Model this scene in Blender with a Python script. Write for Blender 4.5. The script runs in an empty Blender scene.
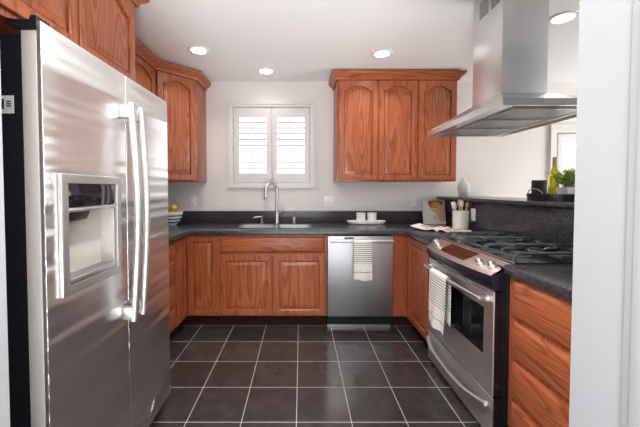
import bpy, bmesh, math, random
from mathutils import Vector, Matrix
random.seed(7)
S = bpy.context.scene
COL = S.collection
R = math.radians
PI = math.pi

# ------------------------------------------------------------------ camera, world, light, exposure
FPX, PITCH, EYE = 313.0, R(1.66), 1.326
cam_data = bpy.data.cameras.new('camera')
cam = bpy.data.objects.new('camera', cam_data); COL.objects.link(cam)
cam.location = (0, 0, EYE)
cam.rotation_euler = (R(90) - PITCH, 0, 0)
cam_data.sensor_fit = 'HORIZONTAL'
cam_data.sensor_width = 36.0
cam_data.lens = 36.0 * FPX / 640
cam_data.shift_x = 19.0 / 640
cam_data.shift_y = -(213.5 - (189 + FPX * math.tan(PITCH))) / 640
cam_data.clip_start = 0.02
S.camera = cam
S.view_settings.view_transform = 'Standard'
S.view_settings.look = 'None'
S.view_settings.gamma = 1.0
S.view_settings.use_curve_mapping = False
S.view_settings.exposure = 0.85
S.cycles.max_bounces = 10
S.cycles.diffuse_bounces = 6
S.cycles.glossy_bounces = 5
S.cycles.transparent_max_bounces = 12
S.cycles.use_denoising = True
S.cycles.sample_clamp_indirect = 6.0
S.cycles.caustics_reflective = False
S.cycles.caustics_refractive = False

world = bpy.data.worlds.new('daylight'); S.world = world
world.use_nodes = True
wbg = world.node_tree.nodes['Background']
wbg.inputs['Color'].default_value = (0.93, 0.96, 1.0, 1)
wbg.inputs['Strength'].default_value = 1.3
_wt = world.node_tree
_tc = _wt.nodes.new('ShaderNodeTexCoord'); _sp = _wt.nodes.new('ShaderNodeSeparateXYZ'); _rp = _wt.nodes.new('ShaderNodeValToRGB')
_wt.links.new(_tc.outputs['Generated'], _sp.inputs[0]); _wt.links.new(_sp.outputs[2], _rp.inputs[0])
_rp.color_ramp.elements[0].position = 0.0; _rp.color_ramp.elements[0].color = (0.16, 0.155, 0.14, 1)
_rp.color_ramp.elements[1].position = 0.03; _rp.color_ramp.elements[1].color = (0.90, 0.95, 1.0, 1)
_wt.links.new(_rp.outputs[0], wbg.inputs['Color'])

def area(name, loc, rot, sx, sy, power, color=(1, 1, 1), shape='RECTANGLE', spread=None):
    l = bpy.data.lights.new(name, 'AREA'); l.shape = shape; l.size = sx
    if shape in ('RECTANGLE', 'ELLIPSE'): l.size_y = sy
    l.energy = power; l.color = color
    if spread: l.spread = spread
    o = bpy.data.objects.new(name, l); COL.objects.link(o)
    o.location = loc; o.rotation_euler = rot
    return o
# daylight standing outside each window, shining in
area('daylight_sink_window', (-0.335, 3.95, 1.85), (R(90), 0, PI), 1.1, 1.1, 2, (1.0, 0.98, 0.97))
area('daylight_dining_window', (3.45, 3.95, 1.5), (R(90), 0, PI), 1.3, 1.3, 6, (1.0, 0.99, 0.97))
area('daylight_patio_window', (5.5, 2.1, 1.0), (R(112), 0, R(90)), 2.3, 2.0, 105, (1.0, 0.98, 0.95))
area('daylight_living_window', (0.1, -3.45, 0.75), (R(125), 0, 0), 3.6, 1.6, 30, (0.84, 0.92, 1.0))
# added fill lamp low behind the camera, aimed up to brighten the ceilings
area('ceiling_fill_uplight', (0.0, -1.3, 0.04), (PI, 0, 0), 1.6, 1.0, 200, (1.0, 0.985, 0.97), spread=R(162))
area('living_side_fill', (-2.75, -1.55, 1.35), (R(90), 0, R(-90)), 2.0, 1.9, 28, (0.95, 0.97, 1.0))  # added side fill from the left, brightening the drawers and range front
CAN_POWER = 2.0

# ------------------------------------------------------------------ materials
def mat(name):
    m = bpy.data.materials.new(name); m.use_nodes = True
    nt = m.node_tree
    return m, nt, nt.nodes['Principled BSDF']
def simple(name, color, rough=0.5, metal=0.0, spec=0.5, coat=0.0, alpha=None):
    m, nt, b = mat(name)
    b.inputs['Base Color'].default_value = (*color, 1)
    b.inputs['Roughness'].default_value = rough
    b.inputs['Metallic'].default_value = metal
    b.inputs['Specular IOR Level'].default_value = spec
    b.inputs['Coat Weight'].default_value = coat
    return m
def N(nt, typ, **kw):
    n = nt.nodes.new(typ)
    for k, v in kw.items(): setattr(n, k, v)
    return n
def math_node(nt, op, a, b=None, c=None):
    n = nt.nodes.new('ShaderNodeMath'); n.operation = op
    for i, v in enumerate((a, b, c)):
        if v is None: continue
        if isinstance(v, (int, float)): n.inputs[i].default_value = v
        else: nt.links.new(v, n.inputs[i])
    return n.outputs[0]
def ramp(nt, fac, stops):
    n = nt.nodes.new('ShaderNodeValToRGB')
    el = n.color_ramp.elements
    while len(el) > 1: el.remove(el[-1])
    el[0].position = stops[0][0]; el[0].color = (*stops[0][1], 1)
    for p, c in stops[1:]:
        e = el.new(p); e.color = (*c, 1)
    nt.links.new(fac, n.inputs[0])
    return n.outputs[0]
def bump(nt, b, height, strength, dist=0.01):
    n = nt.nodes.new('ShaderNodeBump')
    n.inputs['Strength'].default_value = strength
    n.inputs['Distance'].default_value = dist
    nt.links.new(height, n.inputs['Height'])
    nt.links.new(n.outputs[0], b.inputs['Normal'])

def wood(name, axis):
    """stained oak with cathedral grain running along the given local axis"""
    m, nt, b = mat(name)
    tc = N(nt, 'ShaderNodeTexCoord'); oi = N(nt, 'ShaderNodeObjectInfo')
    off = N(nt, 'ShaderNodeCombineXYZ')
    r = math_node(nt, 'MULTIPLY', oi.outputs['Random'], 37.0)
    for i in range(3): nt.links.new(r, off.inputs[i])
    add = N(nt, 'ShaderNodeVectorMath', operation='ADD')
    nt.links.new(tc.outputs['Object'], add.inputs[0]); nt.links.new(off.outputs[0], add.inputs[1])
    def mapped(sc, scale, detail=2.0, rough=0.5):
        mp = N(nt, 'ShaderNodeMapping')
        s = [sc[0]] * 3; s[axis] = sc[1]
        mp.inputs['Scale'].default_value = s
        nt.links.new(add.outputs[0], mp.inputs[0])
        nz = N(nt, 'ShaderNodeTexNoise')
        nz.inputs['Scale'].default_value = scale; nz.inputs['Detail'].default_value = detail
        nz.inputs['Roughness'].default_value = rough
        nt.links.new(mp.outputs[0], nz.inputs['Vector'])
        return nz.outputs[0]
    big = mapped((6.5, 0.75), 1.0, 1.2, 0.4)
    rings = math_node(nt, 'FRACT', math_node(nt, 'MULTIPLY', big, 17.0))
    fine = mapped((90.0, 4.0), 1.0, 3.0, 0.6)
    pores = mapped((260.0, 9.0), 1.0, 1.0)
    tone = mapped((2.0, 0.5), 1.0, 2.0)
    c1 = ramp(nt, rings, [(0.0, (0.26, 0.062, 0.022)), (0.2, (0.43, 0.130, 0.053)), (0.65, (0.41, 0.118, 0.047)), (0.9, (0.32, 0.080, 0.029)), (1.0, (0.26, 0.062, 0.022))])
    mx = N(nt, 'ShaderNodeMix', data_type='RGBA', blend_type='MULTIPLY')
    mx.inputs[0].default_value = 0.42
    c2 = ramp(nt, fine, [(0.3, (0.62, 0.55, 0.5)), (0.6, (1.05, 1.05, 1.05))])
    nt.links.new(c1, mx.inputs[6]); nt.links.new(c2, mx.inputs[7])
    mx2 = N(nt, 'ShaderNodeMix', data_type='RGBA', blend_type='MULTIPLY')
    mx2.inputs[0].default_value = 0.42
    c3 = ramp(nt, pores, [(0.36, (0.45, 0.38, 0.33)), (0.46, (1, 1, 1))])
    nt.links.new(mx.outputs[2], mx2.inputs[6]); nt.links.new(c3, mx2.inputs[7])
    mx3 = N(nt, 'ShaderNodeMix', data_type='RGBA', blend_type='MULTIPLY')
    mx3.inputs[0].default_value = 1.0
    c4 = ramp(nt, tone, [(0.3, (0.88, 0.86, 0.84)), (0.7, (1.06, 1.06, 1.06))])
    nt.links.new(mx2.outputs[2], mx3.inputs[6]); nt.links.new(c4, mx3.inputs[7])
    nt.links.new(mx3.outputs[2], b.inputs['Base Color'])
    b.inputs['Roughness'].default_value = 0.38
    b.inputs['Specular IOR Level'].default_value = 0.25
    b.inputs['Coat Weight'].default_value = 0.4
    b.inputs['Coat Roughness'].default_value = 0.22
    bump(nt, b, pores, 0.08, 0.002)
    return m
WOOD_V = wood('stained_oak_upright', 2)
WOOD_X = wood('stained_oak_across', 0)
WOOD_Y = wood('stained_oak_along', 1)

def granite(name):
    m, nt, b = mat(name)
    tc = N(nt, 'ShaderNodeTexCoord')
    n1 = N(nt, 'ShaderNodeTexNoise'); n1.inputs['Scale'].default_value = 260; n1.inputs['Detail'].default_value = 3
    n2 = N(nt, 'ShaderNodeTexVoronoi'); n2.inputs['Scale'].default_value = 190
    n3 = N(nt, 'ShaderNodeTexNoise'); n3.inputs['Scale'].default_value = 7
    for n in (n1, n2, n3): nt.links.new(tc.outputs['Object'], n.inputs['Vector'])
    c = ramp(nt, n1.outputs[0], [(0.40, (0.014, 0.014, 0.018)), (0.54, (0.036, 0.036, 0.042)), (0.64, (0.14, 0.14, 0.16))])
    s = ramp(nt, n2.outputs['Distance'], [(0.0, (2.2, 2.2, 2.3)), (0.25, (1, 1, 1))])
    mx = N(nt, 'ShaderNodeMix', data_type='RGBA', blend_type='MULTIPLY'); mx.inputs[0].default_value = 1
    nt.links.new(c, mx.inputs[6]); nt.links.new(s, mx.inputs[7])
    nt.links.new(mx.outputs[2], b.inputs['Base Color'])
    b.inputs['Roughness'].default_value = 0.22
    return m
GRANITE = granite('black_granite')

def steel(name, color=(0.60, 0.595, 0.59), rough=0.24, axis='Z', wave=0.0, aniso=0.6, brush=(1.0, 1.0, 140.0), streak=0.06, turn=0.0):
    m, nt, b = mat(name)
    b.inputs['Base Color'].default_value = (*color, 1)
    b.inputs['Metallic'].default_value = 1.0
    b.inputs['Roughness'].default_value = rough
    b.inputs['Anisotropic'].default_value = aniso
    b.inputs['Anisotropic Rotation'].default_value = turn
    tg = N(nt, 'ShaderNodeTangent', direction_type='RADIAL', axis=axis)
    nt.links.new(tg.outputs[0], b.inputs['Tangent'])
    tc = N(nt, 'ShaderNodeTexCoord')
    mp = N(nt, 'ShaderNodeMapping'); mp.inputs['Scale'].default_value = brush
    nt.links.new(tc.outputs['Object'], mp.inputs[0])
    nz = N(nt, 'ShaderNodeTexNoise'); nz.inputs['Scale'].default_value = 3.0; nz.inputs['Detail'].default_value = 3
    nt.links.new(mp.outputs[0], nz.inputs['Vector'])
    rr = math_node(nt, 'MULTIPLY_ADD', nz.outputs[0], streak, rough - streak / 2)
    nt.links.new(rr, b.inputs['Roughness'])
    if wave:
        mp2 = N(nt, 'ShaderNodeMapping'); mp2.inputs['Scale'].default_value = (0.35, 0.35, 7.0)
        nt.links.new(tc.outputs['Object'], mp2.inputs[0])
        n2 = N(nt, 'ShaderNodeTexNoise'); n2.inputs['Scale'].default_value = 1.6; n2.inputs['Detail'].default_value = 1
        nt.links.new(mp2.outputs[0], n2.inputs['Vector'])
        bump(nt, b, n2.outputs[0], 1.0, wave)
    return m
STEEL_FRIDGE = steel('brushed_steel_wavy', (0.78, 0.775, 0.77), 0.3, 'Z', 0.022, 0.6)
STEEL = steel('brushed_steel', (0.66, 0.655, 0.65), 0.32)
STEEL_HANDLE = steel('brushed_handle_steel', (0.52, 0.515, 0.51), 0.45, 'Z', 0.0, 0.0)
STEEL_OVEN = steel('brushed_oven_steel', (0.74, 0.75, 0.77), 0.42, 'Z', turn=0.25)
STEEL_UP = steel('brushed_steel_upright', (0.56, 0.56, 0.565), 0.42, 'Z', 0.0, 0.5, (140.0, 140.0, 1.0))
CHROME = simple('satin_nickel', (0.55, 0.53, 0.52), 0.3, 1.0)
FILTER = simple('filter_steel', (0.40, 0.39, 0.39), 0.28, 1.0)
STEEL_SINK = simple('sink_steel', (0.72, 0.72, 0.72), 0.3, 1.0)

def wallpaint(name, color, rough=0.75, tex=0.06):
    m, nt, b = mat(name)
    b.inputs['Base Color'].default_value = (*color, 1); b.inputs['Roughness'].default_value = rough
    b.inputs['Specular IOR Level'].default_value = 0.3
    tc = N(nt, 'ShaderNodeTexCoord'); nz = N(nt, 'ShaderNodeTexNoise')
    nz.inputs['Scale'].default_value = 90; nz.inputs['Detail'].default_value = 2
    nt.links.new(tc.outputs['Object'], nz.inputs['Vector'])
    bump(nt, b, nz.outputs[0], tex, 0.002)
    return m
WALL = wallpaint('warm_white_paint', (0.73, 0.70, 0.675))
CEIL = wallpaint('ceiling_paint', (0.84, 0.84, 0.835), 0.6)
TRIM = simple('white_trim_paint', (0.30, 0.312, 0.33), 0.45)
SHUTTER = simple('white_shutter_paint', (0.68, 0.66, 0.65), 0.4)

def floor_mat():
    m, nt, b = mat('dark_slate_tile')
    P, X0, Y0, G = 0.3135, -0.026, 1.743, 0.0022
    tc = N(nt, 'ShaderNodeTexCoord'); sp = N(nt, 'ShaderNodeSeparateXYZ')
    nt.links.new(tc.outputs['Object'], sp.inputs[0])
    def axis(o, off):
        u = math_node(nt, 'DIVIDE', math_node(nt, 'ADD', o, 31.35 - off), P)
        f = math_node(nt, 'FRACT', u)
        d = math_node(nt, 'MINIMUM', f, math_node(nt, 'SUBTRACT', 1.0, f))
        return math_node(nt, 'FLOOR', u), math_node(nt, 'MULTIPLY', d, P)
    ix, dx = axis(sp.outputs[0], X0); iy, dy = axis(sp.outputs[1], Y0)
    d = math_node(nt, 'MINIMUM', dx, dy)
    grout = math_node(nt, 'LESS_THAN', d, G)
    cell = N(nt, 'ShaderNodeCombineXYZ'); nt.links.new(ix, cell.inputs[0]); nt.links.new(iy, cell.inputs[1])
    wn = N(nt, 'ShaderNodeTexWhiteNoise'); nt.links.new(cell.outputs[0], wn.inputs['Vector'])
    offv = N(nt, 'ShaderNodeVectorMath', operation='MULTIPLY_ADD')
    nt.links.new(wn.outputs['Color'], offv.inputs[0]); offv.inputs[1].default_value = (9, 9, 9)
    nt.links.new(tc.outputs['Object'], offv.inputs[2])
    n1 = N(nt, 'ShaderNodeTexNoise'); n1.inputs['Scale'].default_value = 9; n1.inputs['Detail'].default_value = 6; n1.inputs['Roughness'].default_value = 0.62
    nt.links.new(offv.outputs[0], n1.inputs['Vector'])
    col = ramp(nt, n1.outputs[0], [(0.25, (0.026, 0.023, 0.025)), (0.52, (0.038, 0.033, 0.034)), (0.85, (0.060, 0.051, 0.051))])
    tone = ramp(nt, wn.outputs['Value'], [(0.0, (0.82, 0.82, 0.82)), (1.0, (1.2, 1.17, 1.15))])
    mt = N(nt, 'ShaderNodeMix', data_type='RGBA', blend_type='MULTIPLY'); mt.inputs[0].default_value = 1
    nt.links.new(col, mt.inputs[6]); nt.links.new(tone, mt.inputs[7])
    mx = N(nt, 'ShaderNodeMix', data_type='RGBA')
    nt.links.new(grout, mx.inputs[0]); nt.links.new(mt.outputs[2], mx.inputs[6]); mx.inputs[7].default_value = (0.40, 0.38, 0.37, 1)
    nt.links.new(mx.outputs[2], b.inputs['Base Color'])
    rg = math_node(nt, 'MULTIPLY_ADD', n1.outputs[0], 0.20, 0.09)
    rg = math_node(nt, 'MAXIMUM', rg, math_node(nt, 'MULTIPLY', grout, 0.8))
    nt.links.new(rg, b.inputs['Roughness'])
    edge = math_node(nt, 'MINIMUM', math_node(nt, 'DIVIDE', d, 0.006), 1.0)
    h = math_node(nt, 'MULTIPLY_ADD', n1.outputs[0], 0.35, edge)
    bump(nt, b, h, 0.35, 0.003)
    return m
FLOOR = floor_mat()

BLACK = simple('black_enamel', (0.010, 0.010, 0.013), 0.22)
BLACK_SIDE = simple('black_cabinet_paint', (0.006, 0.006, 0.011), 0.45, spec=0.3)
BLACK_GLASS = simple('black_glass', (0.006, 0.006, 0.008), 0.06)
NAVY = simple('dark_blue_black_fascia', (0.010, 0.012, 0.022), 0.18)
IRON = simple('cast_iron', (0.075, 0.08, 0.09), 0.33)
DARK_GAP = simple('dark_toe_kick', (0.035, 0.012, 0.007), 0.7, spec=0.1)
GREY_PLASTIC = simple('grey_door_edge', (0.53, 0.49, 0.46), 0.5)
LINER = simple('pale_grey_liner', (0.42, 0.39, 0.365), 0.5)
KNOB = simple('warm_nickel_knob', (0.72, 0.68, 0.60), 0.3, 1.0)
PANEL_STEEL = simple('rosy_steel_panel', (0.60, 0.56, 0.56), 0.38, 1.0)
CERAMIC = simple('white_ceramic', (0.84, 0.83, 0.81), 0.25)
CERAMIC_GREY = simple('grey_white_ceramic', (0.50, 0.495, 0.49), 0.45)
PLATE = simple('white_plate_plastic', (0.86, 0.83, 0.79), 0.4)
PLATE_DARK = simple('slot_shadow_plastic', (0.20, 0.19, 0.18), 0.5)
LEMON = simple('lemon_peel', (0.82, 0.50, 0.02), 0.4)
PAPER = simple('white_paper', (0.86, 0.84, 0.80), 0.6)
COVER = simple('grey_white_cover', (0.66, 0.63, 0.61), 0.4)
BREAD = simple('bread_crust', (0.55, 0.22, 0.04), 0.6)
BREAD_DARK = simple('dark_basket_print', (0.20, 0.06, 0.015), 0.6)  # dark brown print of the basket opening on the cookbook cover
KRAFT = simple('kraft_paper', (0.58, 0.40, 0.22), 0.7)
INK_PEACH = simple('peach_print', (0.68, 0.42, 0.30), 0.6)
INK_GREY = simple('grey_print', (0.30, 0.29, 0.28), 0.6)
BEECH = simple('pale_spoon_wood', (0.62, 0.47, 0.33), 0.6)
TRAY_BLACK = simple('black_tray_lacquer', (0.018, 0.018, 0.022), 0.35)
LEAF = simple('fresh_green_leaf', (0.55, 0.70, 0.15), 0.5)
STEM_G = simple('green_stem', (0.22, 0.36, 0.06), 0.6)
SOIL = simple('potting_soil', (0.05, 0.03, 0.02), 0.9)
CORK = simple('tan_capsule', (0.50, 0.34, 0.17), 0.5)
LABEL_W = simple('white_label', (0.80, 0.80, 0.80), 0.5)
INK = simple('black_ink', (0.03, 0.03, 0.03), 0.6)
DISPLAY = simple('brown_display_glass', (0.045, 0.018, 0.010), 0.1)
GREEN = simple('green_display', (0.02, 0.10, 0.07), 0.2)
STRIPE_BOWL = None
def emit(name, color, strength):
    m, nt, b = mat(name)
    b.inputs['Base Color'].default_value = (*color, 1)
    b.inputs['Emission Color'].default_value = (*color, 1); b.inputs['Emission Strength'].default_value = strength
    return m
LAMP = emit('lamp_glow', (1.0, 0.97, 0.93), 6.0)
def glass_pane(name):
    m = bpy.data.materials.new(name); m.use_nodes = True; nt = m.node_tree
    nt.nodes.remove(nt.nodes['Principled BSDF'])
    t = N(nt, 'ShaderNodeBsdfTransparent'); g = N(nt, 'ShaderNodeBsdfGlossy'); g.inputs['Roughness'].default_value = 0.02
    f = N(nt, 'ShaderNodeFresnel'); f.inputs['IOR'].default_value = 0.75
    mx = N(nt, 'ShaderNodeMixShader')
    nt.links.new(f.outputs[0], mx.inputs[0]); nt.links.new(t.outputs[0], mx.inputs[1]); nt.links.new(g.outputs[0], mx.inputs[2])
    nt.links.new(mx.outputs[0], nt.nodes['Material Output'].inputs[0])
    return m
GLASS = glass_pane('window_glass')
def wine_mat():
    m, nt, b = mat('yellow_green_bottle_glass')
    b.inputs['Base Color'].default_value = (0.62, 0.52, 0.04, 1); b.inputs['Roughness'].default_value = 0.08
    b.inputs['Transmission Weight'].default_value = 0.35
    return m
WINE = wine_mat()
def striped(name, period, duty, z_top, z_low, extra, base, dark):
    """thin dark stripes across local z between z_low and z_top, plus single stripes at the listed heights"""
    m, nt, b = mat(name)
    tc = N(nt, 'ShaderNodeTexCoord'); sp = N(nt, 'ShaderNodeSeparateXYZ'); nt.links.new(tc.outputs['Object'], sp.inputs[0])
    z = sp.outputs[2]
    f = math_node(nt, 'FRACT', math_node(nt, 'DIVIDE', math_node(nt, 'ADD', z, 10.0), period))
    s = math_node(nt, 'LESS_THAN', f, duty)
    s = math_node(nt, 'MULTIPLY', s, math_node(nt, 'LESS_THAN', z, z_top))
    s = math_node(nt, 'MULTIPLY', s, math_node(nt, 'GREATER_THAN', z, z_low))
    for e in extra:
        s = math_node(nt, 'MAXIMUM', s, math_node(nt, 'LESS_THAN', math_node(nt, 'ABSOLUTE', math_node(nt, 'SUBTRACT', z, e)), period * duty * 0.5))
    mx = N(nt, 'ShaderNodeMix', data_type='RGBA'); nt.links.new(s, mx.inputs[0])
    mx.inputs[6].default_value = (*base, 1); mx.inputs[7].default_value = (*dark, 1)
    nt.links.new(mx.outputs[2], b.inputs['Base Color']); b.inputs['Roughness'].default_value = 0.85
    w = N(nt, 'ShaderNodeTexNoise'); w.inputs['Scale'].default_value = 300; nt.links.new(tc.outputs['Object'], w.inputs['Vector'])
    bump(nt, b, w.outputs[0], 0.2, 0.002)
    return m

# ------------------------------------------------------------------ mesh helpers
WLOC = {}
def B(): return bmesh.new()
def box(bm, x0, x1, y0, y1, z0, z1, bev=0.0, seg=2):
    if x0 > x1: x0, x1 = x1, x0
    if y0 > y1: y0, y1 = y1, y0
    if z0 > z1: z0, z1 = z1, z0
    v = [bm.verts.new(p) for p in ((x0,y0,z0),(x1,y0,z0),(x1,y1,z0),(x0,y1,z0),(x0,y0,z1),(x1,y0,z1),(x1,y1,z1),(x0,y1,z1))]
    fs = [bm.faces.new([v[i] for i in f]) for f in ((0,3,2,1),(4,5,6,7),(0,1,5,4),(1,2,6,5),(2,3,7,6),(3,0,4,7))]
    if bev > 0:
        es = set(e for f in fs for e in f.edges)
        bmesh.ops.bevel(bm, geom=list(es), offset=bev, segments=seg, profile=0.5, affect='EDGES')
def loft(bm, rings, cap0=True, cap1=True, closed=True):
    vs = [[bm.verts.new(p) for p in r] for r in rings]
    n = len(vs[0])
    for a, b in zip(vs, vs[1:]):
        for i in range(n if closed else n - 1):
            j = (i + 1) % n
            bm.faces.new((a[i], a[j], b[j], b[i]))
    if cap0: bm.faces.new(list(reversed(vs[0])))
    if cap1: bm.faces.new(vs[-1])
    return vs
def prism(bm, poly, axis, a0, a1, bev=0.0):
    """polygon in the two other axes, pushed along the given axis"""
    def pt(p, a):
        q = list(p); q.insert(axis, a); return q
    n0 = len(bm.faces)
    r = loft(bm, [[pt(p, a0) for p in poly], [pt(p, a1) for p in poly]])
    if bev > 0:
        es = set(e for v in r[0] + r[1] for e in v.link_edges)
        bmesh.ops.bevel(bm, geom=list(es), offset=bev, segments=2, profile=0.5, affect='EDGES')
def tube(bm, pts, r, seg=10, flat=None):
    pts = [Vector(p) for p in pts]; n = len(pts)
    rs = r if isinstance(r, (list, tuple)) else [r] * n
    tg = []
    for i in range(n):
        t = (pts[min(i + 1, n - 1)] - pts[max(i - 1, 0)]); tg.append(t.normalized())
    up = Vector((0, 0, 1)) if abs(tg[0].z) < 0.9 else Vector((1, 0, 0))
    u = tg[0].cross(up).normalized()
    rings = []
    for i in range(n):
        u = (u - tg[i] * u.dot(tg[i])).normalized()
        w = tg[i].cross(u)
        k = flat or 1.0
        rings.append([pts[i] + u * (math.cos(2*PI*j/seg) * rs[i]) + w * (math.sin(2*PI*j/seg) * rs[i] * k) for j in range(seg)])
    loft(bm, rings)
def lathe(bm, prof, c=(0, 0, 0), seg=28, sx=1.0, sy=1.0, axis=2):
    def place(a, b, h):
        p = [a, b]; p.insert(axis, h)
        return (c[0] + p[0], c[1] + p[1], c[2] + p[2])
    rings = []
    for r, h in prof:
        r = max(r, 1e-4)
        rings.append([place(math.cos(2*PI*j/seg) * r * sx, math.sin(2*PI*j/seg) * r * sy, h) for j in range(seg)])
    loft(bm, rings)
def ellipsoid(bm, c, rx, ry, rz, rot=None, seg=16):
    n0 = len(bm.verts)
    m = Matrix.Translation(c) @ (rot or Matrix.Identity(4)) @ Matrix.Diagonal((rx, ry, rz, 1))
    bmesh.ops.create_uvsphere(bm, u_segments=seg, v_segments=seg // 2 + 2, radius=1.0, matrix=m)
def cells(bm, xs, ys, keep, z0, z1, axis=2, bev=0.0):
    """slab made of the kept cells of a grid, with clean outline and bevelled outer edges"""
    vd = {}
    def V(i, j):
        if (i, j) not in vd:
            p = [xs[i], ys[j]]; p.insert(axis, z1); vd[(i, j)] = bm.verts.new(p)
        return vd[(i, j)]
    fs = []
    for i in range(len(xs) - 1):
        for j in range(len(ys) - 1):
            if keep((xs[i] + xs[i+1]) / 2, (ys[j] + ys[j+1]) / 2):
                fs.append(bm.faces.new((V(i, j), V(i+1, j), V(i+1, j+1), V(i, j+1))))
    ex = bmesh.ops.extrude_face_region(bm, geom=fs)
    d = Vector((0, 0, 0)); d[axis] = z0 - z1
    bmesh.ops.translate(bm, verts=[g for g in ex['geom'] if isinstance(g, bmesh.types.BMVert)], vec=d)
    bmesh.ops.recalc_face_normals(bm, faces=bm.faces[:])
    if bev > 0:
        es = [e for e in bm.edges if len(e.link_faces) == 2 and e.calc_face_angle(0) > 1.0]
        bmesh.ops.bevel(bm, geom=es, offset=bev, segments=3, profile=0.5, affect='EDGES')

def obj(name, bm, m, parent=None, smooth=38, origin=None, recalc=True):
    if recalc: bmesh.ops.recalc_face_normals(bm, faces=bm.faces[:])
    me = bpy.data.meshes.new(name)
    if origin is None:
        xs = [v.co for v in bm.verts]
        lo = Vector([min(c[i] for c in xs) for i in range(3)]); hi = Vector([max(c[i] for c in xs) for i in range(3)])
        origin = (lo + hi) / 2
        if parent is None: origin.z = lo.z
    origin = Vector(origin)
    bmesh.ops.translate(bm, verts=bm.verts[:], vec=-origin)
    bm.to_mesh(me); bm.free()
    ms = m if isinstance(m, (list, tuple)) else [m]
    for q in ms: me.materials.append(q)
    me.polygons.foreach_set('use_smooth', [True] * len(me.polygons))
    me.set_sharp_from_angle(angle=R(smooth))
    o = bpy.data.objects.new(name, me); COL.objects.link(o)
    if parent is not None:
        o.parent = parent
        o.location = origin - WLOC[parent.name]
    else: o.location = origin
    WLOC[o.name] = origin
    return o
def tag(o, label, cat, group=None):
    o['label'] = label; o['category'] = cat; o['kind'] = 'thing'
    if group: o['group'] = group
    return o
def thing(name, label, cat, loc, group=None):
    o = bpy.data.objects.new(name, None); COL.objects.link(o)
    o.empty_display_size = 0.05
    o.location = loc; WLOC[o.name] = Vector(loc)
    return tag(o, label, cat, group)
def struct(name, bm, m, parent=None):
    o = obj(name, bm, m, parent)
    if parent is None: o['kind'] = 'structure'
    return o
def dup(root, loc, label, group=None):
    r = root.copy(); COL.objects.link(r); r.location = loc; WLOC[r.name] = Vector(loc)
    r['label'] = label
    if group: r['group'] = group
    for ch in list(root.children):
        c = ch.copy(); COL.objects.link(c); c.parent = r
        for g in ch.children:
            d = g.copy(); COL.objects.link(d); d.parent = c
    return r
def bx(name, m, parent, *a, bev=0.0):
    b = B(); box(b, *a, bev=bev); return obj(name, b, m, parent)

# ------------------------------------------------------------------ the setting
YW, XL, ZC = 3.60, -1.69, 2.548          # back wall, left wall, ceiling
XR = 5.2
b = B(); box(b, -2.7, 5.35, -3.3, 3.72, -0.1, 0.0); f = obj('floor', b, FLOOR, origin=(0, 0, 0)); f['kind'] = 'structure'
b = B(); box(b, -2.7, 5.35, -3.3, 3.72, ZC, ZC + 0.1); struct('ceiling', b, CEIL)
W1 = (-0.772, 0.101, 1.397, 2.258)          # openings x0 x1 z0 z1
W2 = (2.93, 4.05, 0.95, 1.97)
def wall_holes(name, a0, a1, p0, p1, holes, axis, m=WALL, z1=ZC):
    """wall slab whose long side runs a0..a1, thickness p0..p1 along `axis`, with window holes"""
    us = sorted(set([a0, a1] + [h[0] for h in holes] + [h[1] for h in holes]))
    zs = sorted(set([0.0, z1] + [h[2] for h in holes] + [h[3] for h in holes]))
    b = B()
    cells(b, us, zs, lambda u, z: not any(h[0] < u < h[1] and h[2] < z < h[3] for h in holes), p0, p1, axis)
    return struct(name, b, m)
wall_holes('wall_back', XL - 0.12, XR + 0.12, YW, YW + 0.12, [W1, W2], 1)
b = B(); box(b, XL - 0.12, XL, 0.75, YW, 0, ZC); struct('wall_left', b, WALL)
W4 = (1.1, 3.1, 0.35, 2.2)
wall_holes('wall_right', 0.75, YW, XR, XR + 0.12, [W4], 0)
# wall with the cased opening the photograph is taken through
JL, JR, JN, JF = -0.712, 0.656, 0.56, 0.75
b = B(); box(b, -2.6, JL, JN, JF, 0, ZC); struct('wall_front', b, TRIM)
b = B(); box(b, JR, XR + 0.12, JN, JF, 0, ZC); struct('wall_front', b, TRIM)
b = B()
box(b, JR - 0.002, JR + 0.075, JN - 0.016, JN, 0, ZC - 0.002, bev=0.004)
box(b, JR + 0.01, JR + 0.06, JN - 0.024, JN - 0.014, 0, ZC - 0.002, bev=0.003)
box(b, JR - 0.004, JR + 0.001, JN + 0.002, 0.626, 0, ZC - 0.002, bev=0.001)
box(b, JR - 0.0075, JR + 0.001, JN + 0.002, 0.608, 0, ZC - 0.002, bev=0.001)
struct('trim_1', b, TRIM)
b = B(); box(b, JL - 0.075, JL + 0.002, JN - 0.016, JN, 0, ZC - 0.002, bev=0.004); struct('trim_2', b, TRIM)
W3 = (-1.6, 1.8, 0.3, 2.3)
wall_holes('wall_rear', -2.6, XR + 0.12, -3.25, -3.13, [W3], 1)
wall_holes('wall_left', -3.25, JF, -2.72, -2.6, [(-2.5, -0.6, 0.4, 2.3)], 0)  # opening added so the side fill can shine in
b = B(); box(b, 2.6, 2.72, -3.13, JN, 0, ZC); struct('wall_right', b, WALL)
# half wall that carries the raised bar
BX0, BZ = 1.62, 1.212
b = B(); box(b, BX0 + 0.02, BX0 + 0.16, 0.751, YW - 0.001, 0, BZ - 0.002); struct('wall_bar', b, WALL)

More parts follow.
